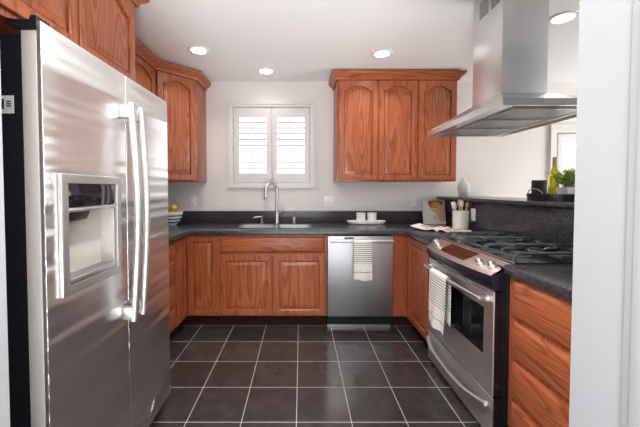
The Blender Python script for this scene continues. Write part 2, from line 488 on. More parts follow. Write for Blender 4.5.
def window(name, x0, x1, z0, z1, casing, lx):
    """casing, jamb liner, sash and pane for an opening in the back wall"""
    cx0, cx1, cz0, cz1 = casing
    e = bpy.data.objects.new(name, None); COL.objects.link(e); e.location = ((x0+x1)/2, YW, z0); WLOC[e.name] = Vector(e.location)
    e['kind'] = 'structure'
    b = B()
    for s0, s1, d in ((0.0, 0.030, 0.030), (0.030, 0.058, 0.018)):
        cells(b, [cx0+s0, cx0+s1, cx1-s1, cx1-s0], [cz0+s0, cz0+s1, cz1-s1, cz1-s0],
              lambda u, v: not (cx0+s1 < u < cx1-s1 and cz0+s1 < v < cz1-s1), YW - 0.0005, YW - d, 1)
    obj('window_casing', b, SHUTTER, e)
    b = B()
    cells(b, [x0, x0+0.03, x1-0.03, x1], [z0, z0+0.03, z1-0.03, z1], lambda u, v: not (x0+0.03 < u < x1-0.03 and z0+0.03 < v < z1-0.03), YW + 0.12, YW + 0.07, 1)
    for x in lx: box(b, x - 0.018, x + 0.018, YW + 0.072, YW + 0.11, z0 + 0.03, z1 - 0.03)
    obj('window_sash', b, TRIM, e)
    b = B(); box(b, x0 + 0.02, x1 - 0.02, YW + 0.088, YW + 0.092, z0 + 0.02, z1 - 0.02); obj('window_pane', b, GLASS, e)
    return e
window('window_1', *W1, (-0.832, 0.161, 1.337, 2.318), [-0.335])
window('window_2', *W2, (2.84, 4.14, 0.86, 2.06), [3.49])

def shutter(x0, x1, z0, z1, label, group, y=YW + 0.012, pitch=0.066, tilt=R(-4)):
    t = thing('plantation_shutter', label, 'shutter', ((x0+x1)/2, y, z0), group)
    st, rl = 0.060, 0.108
    b = B()
    cells(b, [x0, x0+st, x1-st, x1], [z0, z0+rl, z1-rl, z1], lambda u, v: not (x0+st < u < x1-st and z0+rl < v < z1-rl), y + 0.014, y - 0.014, 1, bev=0.003)
    obj('shutter_frame', b, SHUTTER, t)
    b = B()
    n = int((z1 - z0 - 2*rl) / pitch); z = z0 + rl + ((z1-z0-2*rl) - n*pitch)/2 + pitch/2
    for i in range(n):
        zc = z + i*pitch
        w, th = 0.030, 0.0045
        c, s = math.cos(tilt), math.sin(tilt)
        poly = []
        for k in range(10):
            a = 2*PI*k/10; u, v = math.cos(a)*w, math.sin(a)*th
            poly.append((y + u*c - v*s, zc + u*s + v*c))
        prism(b, poly, 0, x0 + st + 0.001, x1 - st - 0.001)
    obj('louvers', b, SHUTTER, t)
    b = B(); box(b, (x0+x1)/2 - 0.005, (x0+x1)/2 + 0.005, y - 0.040, y - 0.031, z0 + rl + 0.02, z1 - rl - 0.02, bev=0.002)
    obj('tilt_rod', b, SHUTTER, t)
xm = (W1[0] + W1[1]) / 2
shutter(W1[0] + 0.003, xm - 0.001, W1[2] + 0.003, W1[3] - 0.003, 'white plantation shutter panel over the faucet, on the refrigerator side of the window', 'shutters over the sink')
shutter(xm + 0.001, W1[1] - 0.003, W1[2] + 0.003, W1[3] - 0.003, 'white plantation shutter panel over the sink, on the dishwasher side of the window', 'shutters over the sink')
shutter(W2[0] + 0.012, 3.489, W2[2] + 0.012, W2[3] - 0.012, 'white plantation shutter panel beyond the raised bar, behind the leafy plant', 'shutters beyond the bar', tilt=R(-6))
shutter(3.491, W2[1] - 0.012, W2[2] + 0.012, W2[3] - 0.012, 'white plantation shutter panel in the dining window, hidden by the white door jamb', 'shutters beyond the bar', tilt=R(-6))

# ------------------------------------------------------------------ cabinet fronts
def arch_loop(x0, x1, z0, zs, rise, n=17):
    pts = [(x0, z0), (x1, z0)]
    for k in range(n):
        u = 1 - 2*k/(n-1)
        x = (x0+x1)/2 + u*(x1-x0)/2
        a = abs(u)/0.80
        h = 0.0 if a >= 1 else math.cos(a*PI/2)**0.75
        pts.append((x, zs + rise*h))
    return pts
def front_loops(w, h, arch, rail=0.055, t=0.02):
    n = 17
    def rect(d, y):
        p = [(d, d), (w-d, d)]
        for k in range(n):
            u = 1 - 2*k/(n-1); p.append((w/2 + u*(w/2-d), h-d))
        return [(a, y, c) for a, c in p]
    rise = 0.052 if arch else 0.0
    def inner(d, y):
        p = arch_loop(rail+d, w-rail-d, rail+d, h-rail-rise*1.0-d, rise, n)
        return [(a, y, c) for a, c in p]
    return [rect(0, t), rect(0, 0.004), rect(0.004, 0.0), inner(-0.005, 0.0), inner(-0.001, 0.003), inner(0.0, 0.017), inner(0.005, 0.017), inner(0.007, 0.010), inner(0.034, 0.003), inner(0.036, 0.0015), inner(0.039, 0.0015)]
def slab_loops(w, h, t=0.02):
    def rect(d, y): return [(d, y, d), (w-d, y, d), (w-d, y, h-d), (d, y, h-d)]
    return [rect(0, t), rect(0, 0.014), rect(0.016, 0.004), rect(0.0165, 0.0005), rect(0.018, 0.0)]
def front(name, parent, p0, p1, z0, z1, style, m, label=None):
    """door or drawer front standing between plan points p0 -> p1 (left to right as seen), faced outward"""
    p0, p1 = Vector((*p0, 0)), Vector((*p1, 0))
    w = (p1 - p0).length; u = (p1 - p0).normalized(); nin = Vector((-u.y, u.x, 0))   # into the cabinet
    loops = slab_loops(w, z1-z0) if style == 'slab' else front_loops(w, z1-z0, style == 'arch', 0.05 if w < 0.3 else 0.057)
    b = B()
    loft(b, [[p0 + u*x + nin*(y - 0.02) + Vector((0, 0, z0 + z)) for x, y, z in L] for L in loops])
    o = obj(name, b, m, parent, smooth=25)
    return o

# ------------------------------------------------------------------ upper cabinets, right of the window
UZ0, UZ1 = 1.405, 2.46
UF = 3.27                               # face frame plane (doors stand 2 cm proud of it)
def upper_box(parent, x0, x1, y0, y1, z0, z1, m=WOOD_V):
    b = B(); box(b, x0, x1, y0, y1, z0, z1, bev=0.002); return obj('carcass', b, m, parent)
t = thing('wall_cabinet', 'oak wall cabinet with two arched doors, between window and single-door wall cabinet', 'cabinet', (0.78, UF, UZ0))
upper_box(t, 0.372, 1.199, UF, YW - 0.001, UZ0, UZ1)
front('door', t, (0.388, UF), (0.792, UF), UZ0 + 0.012, UZ1 - 0.016, 'arch', WOOD_V)
front('door', t, (0.801, UF), (1.198, UF), UZ0 + 0.012, UZ1 - 0.016, 'arch', WOOD_V)
t = thing('wall_cabinet', 'oak wall cabinet with one arched door, beside the steel range hood', 'cabinet', (1.41, UF, UZ0))
upper_box(t, 1.201, 1.618, UF, YW - 0.001, UZ0, UZ1)
front('door', t, (1.214, UF), (1.606, UF), UZ0 + 0.012, UZ1 - 0.016, 'arch', WOOD_V)

CROWN = [(0.0, 0.0), (0.012, 0.0), (0.016, 0.018), (0.026, 0.028), (0.046, 0.044), (0.058, 0.058), (0.060, 0.080), (0.0, 0.080)]
def crown(path, z, label):
    """crown profile swept along plan points with mitred corners, outward side on the right of travel"""
    P = [Vector((*p, 0)) for p in path]; n = len(P)
    rings = []
    for i in range(n):
        d0 = (P[i] - P[i-1]).normalized() if i > 0 else None
        d1 = (P[i+1] - P[i]).normalized() if i < n-1 else None
        n0 = Vector((d0.y, -d0.x, 0)) if d0 else None
        n1 = Vector((d1.y, -d1.x, 0)) if d1 else None
        if n0 is None: m_ = n1
        elif n1 is None: m_ = n0
        else:
            m_ = (n0 + n1).normalized(); m_ = m_ / max(m_.dot(n0), 0.2)
        rings.append([P[i] + m_*o + Vector((0, 0, z + h)) for o, h in CROWN])
    b = B(); loft(b, rings)
    return tag(obj('crown_molding', b, WOOD_X, smooth=30), label, 'crown molding')
crown([(0.370, YW - 0.001), (0.370, UF - 0.012), (1.620, UF - 0.012), (1.620, YW - 0.001)], UZ1 - 0.012, 'stained oak crown molding along the top of the wall cabinets beside the hood')

# ------------------------------------------------------------------ upper cabinets, left side
DA, DB = (-1.385, 2.98), (-1.083, 3.275)
t = thing('corner_wall_cabinet', 'oak diagonal corner wall cabinet with one arched door, beside the refrigerator top', 'cabinet', (-1.45, 3.35, UZ0))
b = B(); prism(b, [(XL + 0.001, 2.98), DA, DB, (-1.083, YW - 0.001), (XL + 0.001, YW - 0.001)], 2, UZ0, UZ1, bev=0.002); obj('carcass', b, WOOD_V, t)
ud = (Vector(DB) - Vector(DA)).normalized()
front('door', t, Vector(DA) + ud*0.022, Vector(DB) - ud*0.022, UZ0 + 0.012, UZ1 - 0.016, 'arch', WOOD_V)
t = thing('wall_cabinet', 'oak wall cabinet mostly hidden behind the refrigerator, next to corner wall cabinet', 'cabinet', (-1.54, 2.45, UZ0))
b = B(); box(b, XL + 0.001, -1.385, 1.965, 2.978, UZ0, UZ1, bev=0.002); obj('carcass', b, WOOD_V, t)
front('door', t, (-1.385, 1.98), (-1.385, 2.466), UZ0 + 0.012, UZ1 - 0.016, 'arch', WOOD_V)
front('door', t, (-1.385, 2.474), (-1.385, 2.965), UZ0 + 0.012, UZ1 - 0.016, 'arch', WOOD_V)
OFX = -1.03
t = thing('wall_cabinet', 'deep oak wall cabinet with two doors above the refrigerator', 'cabinet', (-1.36, 1.45, 1.945))
b = B(); box(b, XL + 0.001, OFX, 0.965, 1.955, 1.925, UZ1, bev=0.002); obj('carcass', b, WOOD_V, t)
front('door', t, (OFX, 0.985), (OFX, 1.446), 1.95, UZ1 - 0.016, 'arch', WOOD_V)
front('door', t, (OFX, 1.456), (OFX, 1.935), 1.95, UZ1 - 0.016, 'arch', WOOD_V)
crown([(OFX + 0.014, 0.965), (OFX + 0.014, 1.957), (-1.371, 1.957), (-1.371, 2.972), (DB[0] + 0.002, DB[1] - 0.012), (-1.081, YW - 0.001)][0:2] + [(XL + 0.33, 1.957)], UZ1 - 0.012, 'oak crown molding on the deep cabinet above the refrigerator')
crown([(-1.371, 2.02), (-1.371, 2.974), (-1.081, 3.264), (-1.081, YW - 0.001)], UZ1 - 0.012, 'oak crown molding bending around the diagonal corner wall cabinet')

# ------------------------------------------------------------------ base cabinets
CZ, CB = 0.942, 0.897                    # counter top and underside
FY, FXL, FXR = 2.955, -1.095, 1.015      # face-frame planes (fronts stand 2 cm proud)
TK = 0.114
def base(parent, x0, x1, y0, y1, kick):
    b = B(); box(b, x0, x1, y0, y1, TK, CB - 0.001, bev=0.0015); obj('carcass', b, WOOD_V, parent)
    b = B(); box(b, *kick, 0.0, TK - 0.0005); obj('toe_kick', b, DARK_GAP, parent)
# left run: drawers beside the refrigerator
t = thing('base_cabinet', 'oak base cabinet with a stack of drawers beside the refrigerator', 'cabinet', (-1.39, 2.29, 0))
base(t, XL + 0.001, FXL, 1.885, 2.688, (XL + 0.001, FXL - 0.07, 1.885, 2.688))
dz = [(TK + 0.012, 0.309), (0.331, 0.507), (0.529, 0.707), (0.729, CB - 0.022)]
for z0, z1 in dz: front('drawer', t, (FXL, 2.31), (FXL, 2.67), z0, z1, 'slab', WOOD_Y)
front('door', t, (FXL, 1.90), (FXL, 2.295), TK + 0.012, CB - 0.022, 'flat', WOOD_V)
# left corner with a folding pair of doors
t = thing('corner_base_cabinet', 'oak corner base cabinet whose two narrow doors meet beside the sink cabinet', 'cabinet', (-1.2, 3.2, 0))
b = B(); prism(b, [(XL + 0.001, 2.69), (FXL, 2.69), (FXL, FY), (-0.782, FY), (-0.782, YW - 0.001), (XL + 0.001, YW - 0.001)], 2, TK, CB - 0.001); obj('carcass', b, WOOD_V, t)
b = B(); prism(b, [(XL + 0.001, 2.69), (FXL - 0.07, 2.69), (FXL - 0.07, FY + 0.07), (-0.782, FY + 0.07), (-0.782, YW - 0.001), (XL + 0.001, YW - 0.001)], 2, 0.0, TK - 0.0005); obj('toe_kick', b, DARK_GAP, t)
front('door', t, (FXL, 2.70), (FXL, 2.930), TK + 0.012, CB - 0.022, 'flat', WOOD_V)
front('door', t, (FXL + 0.024, FY), (-0.796, FY), TK + 0.012, CB - 0.022, 'flat', WOOD_V)
# sink base
t = thing('sink_cabinet', 'oak base cabinet with false drawer front and two doors under the sink', 'cabinet', (-0.265, 3.25, 0))
b = B()
box(b, -0.780, 0.244, FY, FY + 0.02, TK, CB - 0.001); box(b, -0.780, -0.760, FY + 0.02, YW - 0.001, TK, CB - 0.001)
box(b, 0.224, 0.244, FY + 0.02, YW - 0.001, TK, CB - 0.001); box(b, -0.76, 0.224, FY + 0.02, YW - 0.001, TK, TK + 0.018)
obj('carcass', b, WOOD_V, t)
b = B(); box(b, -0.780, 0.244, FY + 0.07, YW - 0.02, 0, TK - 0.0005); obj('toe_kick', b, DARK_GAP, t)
front('false_drawer_front', t, (-0.764, FY), (0.228, FY), 0.722, CB - 0.02, 'slab', WOOD_X)
front('door', t, (-0.764, FY), (-0.274, FY), TK + 0.012, 0.700, 'flat', WOOD_V)
front('door', t, (-0.262, FY), (0.228, FY), TK + 0.012, 0.700, 'flat', WOOD_V)
# right corner
t = thing('corner_base_cabinet', 'oak corner base cabinet with one door between dishwasher and oven', 'cabinet', (1.3, 3.0, 0))
b = B(); prism(b, [(0.866, FY - 0.012), (FXR - 0.001, FY - 0.012), (FXR - 0.001, 2.405), (BX0 - 0.001, 2.405), (BX0 - 0.001, YW - 0.001), (0.866, YW - 0.001)], 2, TK, CB - 0.001); obj('carcass', b, WOOD_V, t)
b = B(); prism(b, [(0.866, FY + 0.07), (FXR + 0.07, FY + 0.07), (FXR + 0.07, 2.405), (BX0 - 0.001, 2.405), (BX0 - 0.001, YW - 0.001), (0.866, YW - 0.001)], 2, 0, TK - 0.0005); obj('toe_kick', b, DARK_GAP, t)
front('door', t, (FXR, 2.918), (FXR, 2.435), TK + 0.004, CB - 0.014, 'flat', WOOD_V)
# right run, nearest
DXR = 1.06
t = thing('drawer_cabinet', 'oak base cabinet with four wide drawers between oven and white door jamb', 'cabinet', (1.36, 1.2, 0))
base(t, DXR, BX0 - 0.001, 0.752, 1.574, (DXR + 0.07, BX0 - 0.001, 0.752, 1.574))
for z0, z1 in ((TK + 0.008, 0.268), (0.290, 0.468), (0.490, 0.670), (0.692, 0.876)):
    front('drawer', t, (DXR, 1.535), (DXR, 0.80), z0, z1, 'slab', WOOD_Y)

# ------------------------------------------------------------------ counters, backsplash, bar
SX0, SX1, SY0, SY1 = -0.66, 0.115, 3.09, 3.47
LE, RE, BE = FXL + 0.055, FXR - 0.045, FY - 0.05       # counter edges overhanging the fronts
b = B()
xs = [XL + 0.001, LE, SX0, SX1, RE, BX0 - 0.001]; ys = [1.885, 2.402, BE, SY0, SY1, YW - 0.001]
def keepc(x, y):
    if SX0 < x < SX1 and SY0 < y < SY1: return False
    if y > BE: return True
    if x < LE: return True
    return x > RE and y > 2.402
cells(b, xs, ys, keepc, CB, CZ, 2, bev=0.008)
tag(obj('countertop', b, GRANITE), 'black granite countertop running in a U around the sink', 'countertop')
b = B(); box(b, DXR - 0.035, BX0 - 0.001, 0.752, 1.577, CB, CZ + 0.004, bev=0.010, seg=3)
tag(obj('countertop', b, GRANITE), 'short black granite countertop on the drawer cabinet beside the range', 'countertop')
b = B()
box(b, XL + 0.022, BX0 - 0.022, YW - 0.021, YW - 0.0005, CZ + 0.0005, 1.074, bev=0.003)
tag(obj('backsplash', b, GRANITE), 'low black granite backsplash strip along the window wall', 'backsplash')
b = B(); box(b, XL + 0.0005, XL + 0.021, 1.90, YW - 0.001, CZ + 0.0005, 1.074, bev=0.003)
tag(obj('backsplash', b, GRANITE), 'low black granite backsplash strip on the wall behind the lemon bowl', 'backsplash')
b = B(); box(b, BX0 - 0.0005, BX0 + 0.019, 0.76, YW - 0.002, CZ - 0.05, BZ - 0.001, bev=0.002)
tag(obj('backsplash', b, GRANITE), 'tall black granite backsplash rising behind the gas range', 'backsplash')
b = B(); box(b, 1.555, 2.12, 0.755, YW - 0.002, BZ, BZ + 0.03, bev=0.008, seg=3)
BT = BZ + 0.03
tag(obj('bar_top', b, GRANITE), 'raised black granite bar top above the range backsplash', 'bar top')

# sink
t = thing('sink', 'undermount double bowl stainless sink under the window', 'sink', (-0.27, 3.28, 0.74))
def bowl_basin(b, x0, x1, y0, y1, zt, zb):
    r = 0.03
    def ring(d, z):
        out = []
        for (cx, cy, a0) in ((x1-d-r, y1-d-r, 0), (x0+d+r, y1-d-r, 90), (x0+d+r, y0+d+r, 180), (x1-d-r, y0+d+r, 270)):
            for k in range(5):
                a = R(a0 + 22.5*k); out.append((cx + r*math.cos(a), cy + r*math.sin(a), z))
        return out
    loft(b, [ring(-0.012, zt), ring(0, zt), ring(0.006, zb + 0.02), ring(0.03, zb), ring(0.034, zb - 0.003), ring(0.0, zb - 0.003), ring(-0.004, zt - 0.003), ring(-0.012, zt - 0.003)], cap0=False, cap1=False)
    vs = ring(0.03, zb); f = b.faces.new([b.verts.new(p) for p in vs])
sxm = -0.27
for x0, x1 in ((SX0 + 0.014, sxm - 0.014), (sxm + 0.014, SX1 - 0.014)):
    b = B(); bowl_basin(b, x0, x1, SY0 + 0.014, SY1 - 0.014, CZ - 0.012, 0.74)
    o = obj('basin', b, STEEL_SINK, t, recalc=False)
    b = B(); lathe(b, [(0.001, 0.0005), (0.04, 0.0005), (0.044, 0.003), (0.04, 0.005), (0.02, 0.003), (0.001, 0.003)], ((x0+x1)/2, 3.28, 0.741)); obj('drain', b, CHROME, o)

# faucet and its companions
FXc, FYc = -0.272, 3.515
t = thing('faucet', 'tall satin gooseneck faucet behind the sink', 'faucet', (FXc, FYc, CZ))
b = B(); lathe(b, [(0.001, 0), (0.027, 0), (0.027, 0.006), (0.024, 0.012), (0.024, 0.10), (0.019, 0.115), (0.015, 0.12), (0.001, 0.12)], (FXc, FYc, CZ + 0.0005)); obj('body', b, CHROME, t)
b = B(); pts = [(FXc, FYc, CZ + 0.11), (FXc, FYc, 1.20)]
dx, dy = -0.115, -0.12
for k in range(0, 13):
    a = PI * k / 12 * 0.97; q = (1 - math.cos(a)) / 2
    pts.append((FXc + dx*q, FYc + dy*q, 1.315 + 0.075*math.sin(a)))
pts.append((FXc + dx*1.0, FYc + dy*1.0, 1.285))
tube(b, pts, 0.015, 12); obj('neck', b, CHROME, t)
b = B(); lathe(b, [(0.001, 0), (0.017, 0), (0.019, 0.004), (0.0185, 0.05), (0.013, 0.08), (0.011, 0.09), (0.001, 0.09)], (FXc + dx, FYc + dy, 1.215)); obj('spray_head', b, CHROME, t)
b = B(); tube(b, [(FXc + 0.015, FYc - 0.003, 1.06), (FXc + 0.055, FYc - 0.012, 1.065), (FXc + 0.062, FYc - 0.013, 1.085), (FXc + 0.065, FYc - 0.014, 1.125)], [0.008, 0.008, 0.008, 0.006], 10); obj('lever', b, CHROME, t)
t = thing('soap_dispenser', 'small satin pump dispenser with long spout, left of the faucet', 'soap dispenser', (-0.44, 3.515, CZ))
b = B(); lathe(b, [(0.001, 0), (0.02, 0), (0.02, 0.006), (0.013, 0.012), (0.013, 0.055), (0.015, 0.06), (0.015, 0.078), (0.001, 0.08)], (-0.44, 3.515, CZ + 0.0005)); obj('body', b, CHROME, t)
b = B(); tube(b, [(-0.44, 3.515, CZ + 0.07), (-0.48, 3.507, CZ + 0.072), (-0.52, 3.498, CZ + 0.068), (-0.532, 3.495, CZ + 0.06)], [0.007, 0.006, 0.006, 0.005], 8); obj('spout', b, CHROME, t)
b = B(); lathe(b, [(0.001, 0), (0.021, 0), (0.021, 0.005), (0.017, 0.008), (0.017, 0.064), (0.014, 0.07), (0.001, 0.071)], (-0.078, 3.515, CZ + 0.0005))
tag(obj('air_gap', b, CHROME), 'short satin cylinder air gap cap behind the sink, right of the faucet', 'air gap')

# ------------------------------------------------------------------ refrigerator
FX, FYN, FYF, FZT, FZB = -0.79, 0.964, 1.861, 1.836, 0.092
FSEAM = 1.418
t = thing('refrigerator', 'stainless side-by-side refrigerator with ice dispenser beside the oak base cabinets', 'refrigerator', (-1.25, 1.41, 0))
b = B(); box(b, XL + 0.02, FX - 0.066, FYN + 0.004, FYF - 0.004, 0.03, FZT - 0.035, bev=0.006); cab = obj('cabinet', b, BLACK_SIDE, t)
b = B(); box(b, FX - 0.16, FX - 0.07, FYN + 0.03, FYF - 0.03, 0.0, 0.085); obj('toe_grille', b, BLACK_SIDE, t)
b = B(); prism(b, [(FX - 0.105, 1.826), (FX - 0.105, FZT + 0.010), (FX - 0.075, FZT + 0.004), (FX - 0.032, FZT + 0.004), (FX - 0.028, FZT + 0.016), (FX - 0.012, FZT + 0.016), (FX - 0.010, 1.808), (FX - 0.066, 1.808)], 1, FYN - 0.003, FYN + 0.05); obj('hinge_cover', b, BLACK, t)
# dispenser opening in the freezer door
DY0, DY1, DZ0, DZ1 = 1.014, 1.352, 0.968, 1.376
HY0, HY1, HZ0, HZ1 = 1.046, 1.322, 1.000, 1.345
def fdoor(y0, y1, hole):
    b = B()
    yy = sorted(set([y0, y1] + ([HY0, HY1] if hole else []))); zz = sorted(set([FZB, FZT] + ([HZ0, HZ1] if hole else [])))
    cells(b, yy, zz, lambda u, v: not (hole and HY0 < u < HY1 and HZ0 < v < HZ1), FX - 0.014, FX, 0, bev=0.002)
    o = obj('door', b, STEEL_FRIDGE, t)
    b = B(); zz2 = zz
    cells(b, yy, zz, lambda u, v: not (hole and HY0 < u < HY1 and HZ0 < v < HZ1), FX - 0.062, FX - 0.0145, 0, bev=0.003)
    obj('door_edge', b, GREY_PLASTIC, o)
    return o
d1 = fdoor(FYN, FSEAM - 0.003, True)
d2 = fdoor(FSEAM + 0.003, FYF, False)
def fhandle(door, y):
    b = B(); pts = []
    for k in range(15):
        q = k/14; z = 0.74 + (1.70 - 0.74)*q
        pts.append((FX + 0.046 + 0.022*math.sin(PI*q), y, z))
    tube(b, pts, 0.0155, 12); obj('handle', b, STEEL_HANDLE, door)
    for z in (0.775, 1.665): bx('handle_mount', STEEL_HANDLE, door, FX - 0.001, FX + 0.045, y - 0.016, y + 0.016, z - 0.028, z + 0.028, bev=0.005)
fhandle(d1, FSEAM - 0.038); fhandle(d2, FSEAM + 0.042)
b = B()
cells(b, [DY0, DY0+0.012, HY0, HY1, DY1-0.012, DY1], [DZ0, DZ0+0.012, HZ0, HZ1, DZ1-0.012, DZ1], lambda u, v: not (HY0 < u < HY1 and HZ0 < v < HZ1), FX + 0.0005, FX + 0.014, 0, bev=0.002)
disp = obj('dispenser_frame', b, STEEL_HANDLE, d1)
b = B()
# recess liner: open box seen from the front
for a in ((FX - 0.061, FX - 0.058, HY0, HY1, HZ0, HZ1), (FX - 0.061, FX, HY0, HY0 + 0.003, HZ0, HZ1), (FX - 0.061, FX, HY1 - 0.003, HY1, HZ0, HZ1), (FX - 0.061, FX, HY0, HY1, HZ0, HZ0 + 0.003)):
    box(b, *a)
obj('dispenser_recess', b, LINER, d1)
b = B(); box(b, FX - 0.055, FX + 0.010, HY0 + 0.001, HY1 - 0.001, 1.262, HZ1, bev=0.003); obj('dispenser_display', b, BLACK_GLASS, d1)
b = B(); box(b, FX - 0.05, FX + 0.013, HY0 + 0.001, HY1 - 0.001, 1.246, 1.262, bev=0.003); obj('dispenser_rail', b, STEEL, d1)
b = B(); prism(b, [(FX - 0.05, 1.246), (FX + 0.005, 1.246), (FX - 0.01, 1.215), (FX - 0.05, 1.205)], 1, HY0 + 0.02, HY0 + 0.12); obj('dispenser_chute', b, BLACK, d1)
b = B(); box(b, FX - 0.05, FX + 0.012, HY0 + 0.004, HY1 - 0.004, HZ0 + 0.003, HZ0 + 0.018, bev=0.002)
for k in range(9): box(b, FX - 0.045 + 0.006*k, FX - 0.0425 + 0.006*k, HY0 + 0.012, HY1 - 0.012, HZ0 + 0.018, HZ0 + 0.021)
obj('drip_tray', b, STEEL, d1)
# small white sticker on the black side
b = B(); box(b, -0.955, -0.880, FYN + 0.0025, FYN + 0.0042, 1.558, 1.612); st = obj('sticker', b, LABEL_W, t); st['label'] = 'white printed sticker'
b = B()
for k in range(8):
    w = random.choice((0.002, 0.003, 0.0045)); box(b, -0.948 + 0.0052*k, -0.948 + 0.0052*k + w, FYN + 0.0015, FYN + 0.0025, 1.57, 1.602)
for z in (1.592, 1.585, 1.578): box(b, -0.902, -0.888, FYN + 0.0015, FYN + 0.0025, z, z + 0.004)
obj('barcode', b, INK, st)
# scuff low on the door
b = B()
pp = [(1.617, 0.148), (1.632, 0.158), (1.648, 0.176), (1.654, 0.196), (1.646, 0.180), (1.634, 0.168)]
prism(b, pp, 0, FX, FX + 0.0008); o = obj('scuff', b, LABEL_W, d2); o['label'] = 'pale scuff mark near the door bottom'

# ------------------------------------------------------------------ dishwasher
DX0, DX1, DYF = 0.250, 0.862, 2.912
t = thing('dishwasher', 'stainless dishwasher with a towel bar between sink cabinet and corner cabinet', 'dishwasher', (0.556, 3.2, 0))
b = B(); box(b, DX0, DX1, DYF + 0.03, YW - 0.05, 0.04, CB - 0.004); obj('tub', b, BLACK, t)
b = B(); box(b, DX0, DX1, DYF, DYF + 0.03, 0.125, CB - 0.012, bev=0.006); dd = obj('door', b, STEEL_UP, t)
b = B(); box(b, DX0 + 0.004, DX1 - 0.004, DYF + 0.06, DYF + 0.075, 0.0, 0.118); obj('toe_panel', b, STEEL, t)
b = B(); tube(b, [(DX0 + 0.02, DYF - 0.045, 0.845), (DX1 - 0.012, DYF - 0.045, 0.845)], 0.011, 12)
box(b, DX0 + 0.03, DX0 + 0.055, DYF - 0.045, DYF + 0.002, 0.838, 0.852); box(b, DX1 - 0.05, DX1 - 0.025, DYF - 0.045, DYF + 0.002, 0.838, 0.852); obj('handle', b, STEEL, dd)
b = B(); box(b, 0.405, 0.492, DYF - 0.002, DYF + 0.001, 0.858, 0.876); obj('display', b, GREEN, dd)

def towel(name, u0, u1, z_top, z_bot, plane, out, axis, m, label, bar_r, seed, back=0.12):
    """cloth hung over a bar; axis = direction of the bar, out = sign of the outward direction"""
    rnd = random.Random(seed)
    b = B(); nu = 15
    path = []                                            # (offset outward from the bar, z)
    for k in range(9): path.append((-(bar_r + 0.003), z_top - back + back*k/8))
    for k in range(1, 8):
        a = PI - PI*k/8; path.append(((bar_r + 0.003)*math.cos(a), z_top + (bar_r + 0.003)*math.sin(a)))
    n = 26
    for k in range(n + 1): path.append((bar_r + 0.003, z_top + (z_bot - z_top)*k/n))
    ph = rnd.random()*6
    grid = []
    for (o, z) in path:
        row = []
        fall = max(0.0, (z_top - z)/(z_top - z_bot)) if o > 0 else 0
        for i in range(nu):
            q = i/(nu-1)
            wv = 0.010*fall*(1 + math.sin(q*9 + ph + fall*1.5)*0.9)
            sag = 0.006*math.sin(q*5 + ph)*fall
            p = [0, 0, 0]
            p[axis] = u0 + (u1-u0)*(q + 0.02*math.sin(fall*3 + ph)*(0.5-q))
            p[1-axis] = plane + out*(o + wv); p[2] = z + sag
            row.append(Vector(p))
        grid.append(row)
    vs = [[b.verts.new(p) for p in r] for r in grid]
    for r0, r1 in zip(vs, vs[1:]):
        for i in range(nu-1): b.faces.new((r0[i], r0[i+1], r1[i+1], r1[i]))
    bmesh.ops.recalc_face_normals(b, faces=b.faces[:])
    bmesh.ops.solidify(b, geom=b.faces[:], thickness=0.0025)
    cz = (z_top + z_bot)/2
    org = [0, 0, cz]; org[axis] = (u0+u1)/2; org[1-axis] = plane
    return tag(obj(name, b, m, origin=org, recalc=False, smooth=60), label, 'towel')
TW1 = striped('dish_towel_stripes', 0.0185, 0.30, 0.165, -0.025, [-0.105], (0.80, 0.77, 0.73), (0.17, 0.16, 0.17))
towel('dish_towel', 0.482, 0.652, 0.845, 0.492, DYF - 0.045, -1, 0, TW1, 'white dish towel with thin dark stripes hanging on the dishwasher handle', 0.011, 3)

# ------------------------------------------------------------------ gas range
GX, GY0, GY1 = 0.985, 1.582, 2.394
t = thing('gas_range', 'stainless slide-in gas range with black cast iron grates', 'range', (1.3, 2.0, 0))
b = B(); box(b, GX + 0.045, BX0 - 0.004, GY0, GY1, 0.03, 0.925, bev=0.003); obj('body', b, BLACK, t)
# oven door with a window hole
OY0, OY1, OZ0, OZ1 = 1.670, 2.29, 0.432, 0.690
b = B(); cells(b, [GY0, OY0, OY1, GY1], [0.252, OZ0, OZ1, 0.800], lambda u, v: not (OY0 < u < OY1 and OZ0 < v < OZ1), GX + 0.008, GX, 0, bev=0.003)
od = obj('oven_door', b, STEEL_OVEN, t)
b = B(); cells(b, [GY0 + 0.002, OY0, OY1, GY1 - 0.002], [0.254, OZ0, OZ1, 0.798], lambda u, v: not (OY0 < u < OY1 and OZ0 < v < OZ1), GX + 0.043, GX + 0.0085, 0); obj('door_frame', b, BLACK, od)
b = B(); box(b, GX + 0.004, GX + 0.03, OY0 - 0.004, OY1 + 0.004, OZ0 - 0.004, OZ1 + 0.004); obj('oven_window', b, BLACK_GLASS, od)
b = B()
for y0, y1 in ((GY0 + 0.05, 1.79), (1.83, 2.17), (2.21, GY1 - 0.05)): box(b, GX - 0.0008, GX + 0.001, y0, y1, 0.784, 0.788)
obj('vent_slot', b, INK, od)
b = B(); pts = []
for k in range(17):
    q = k/16; pts.append((GX - 0.045 - 0.012*math.sin(PI*q), GY0 + 0.045 + (GY1 - GY0 - 0.09)*q, 0.752))
tube(b, pts, 0.0135, 12)
for y in (GY0 + 0.05, GY1 - 0.05): box(b, GX - 0.05, GX + 0.001, y - 0.018, y + 0.018, 0.738, 0.766, bev=0.005)
obj('handle', b, STEEL, od)
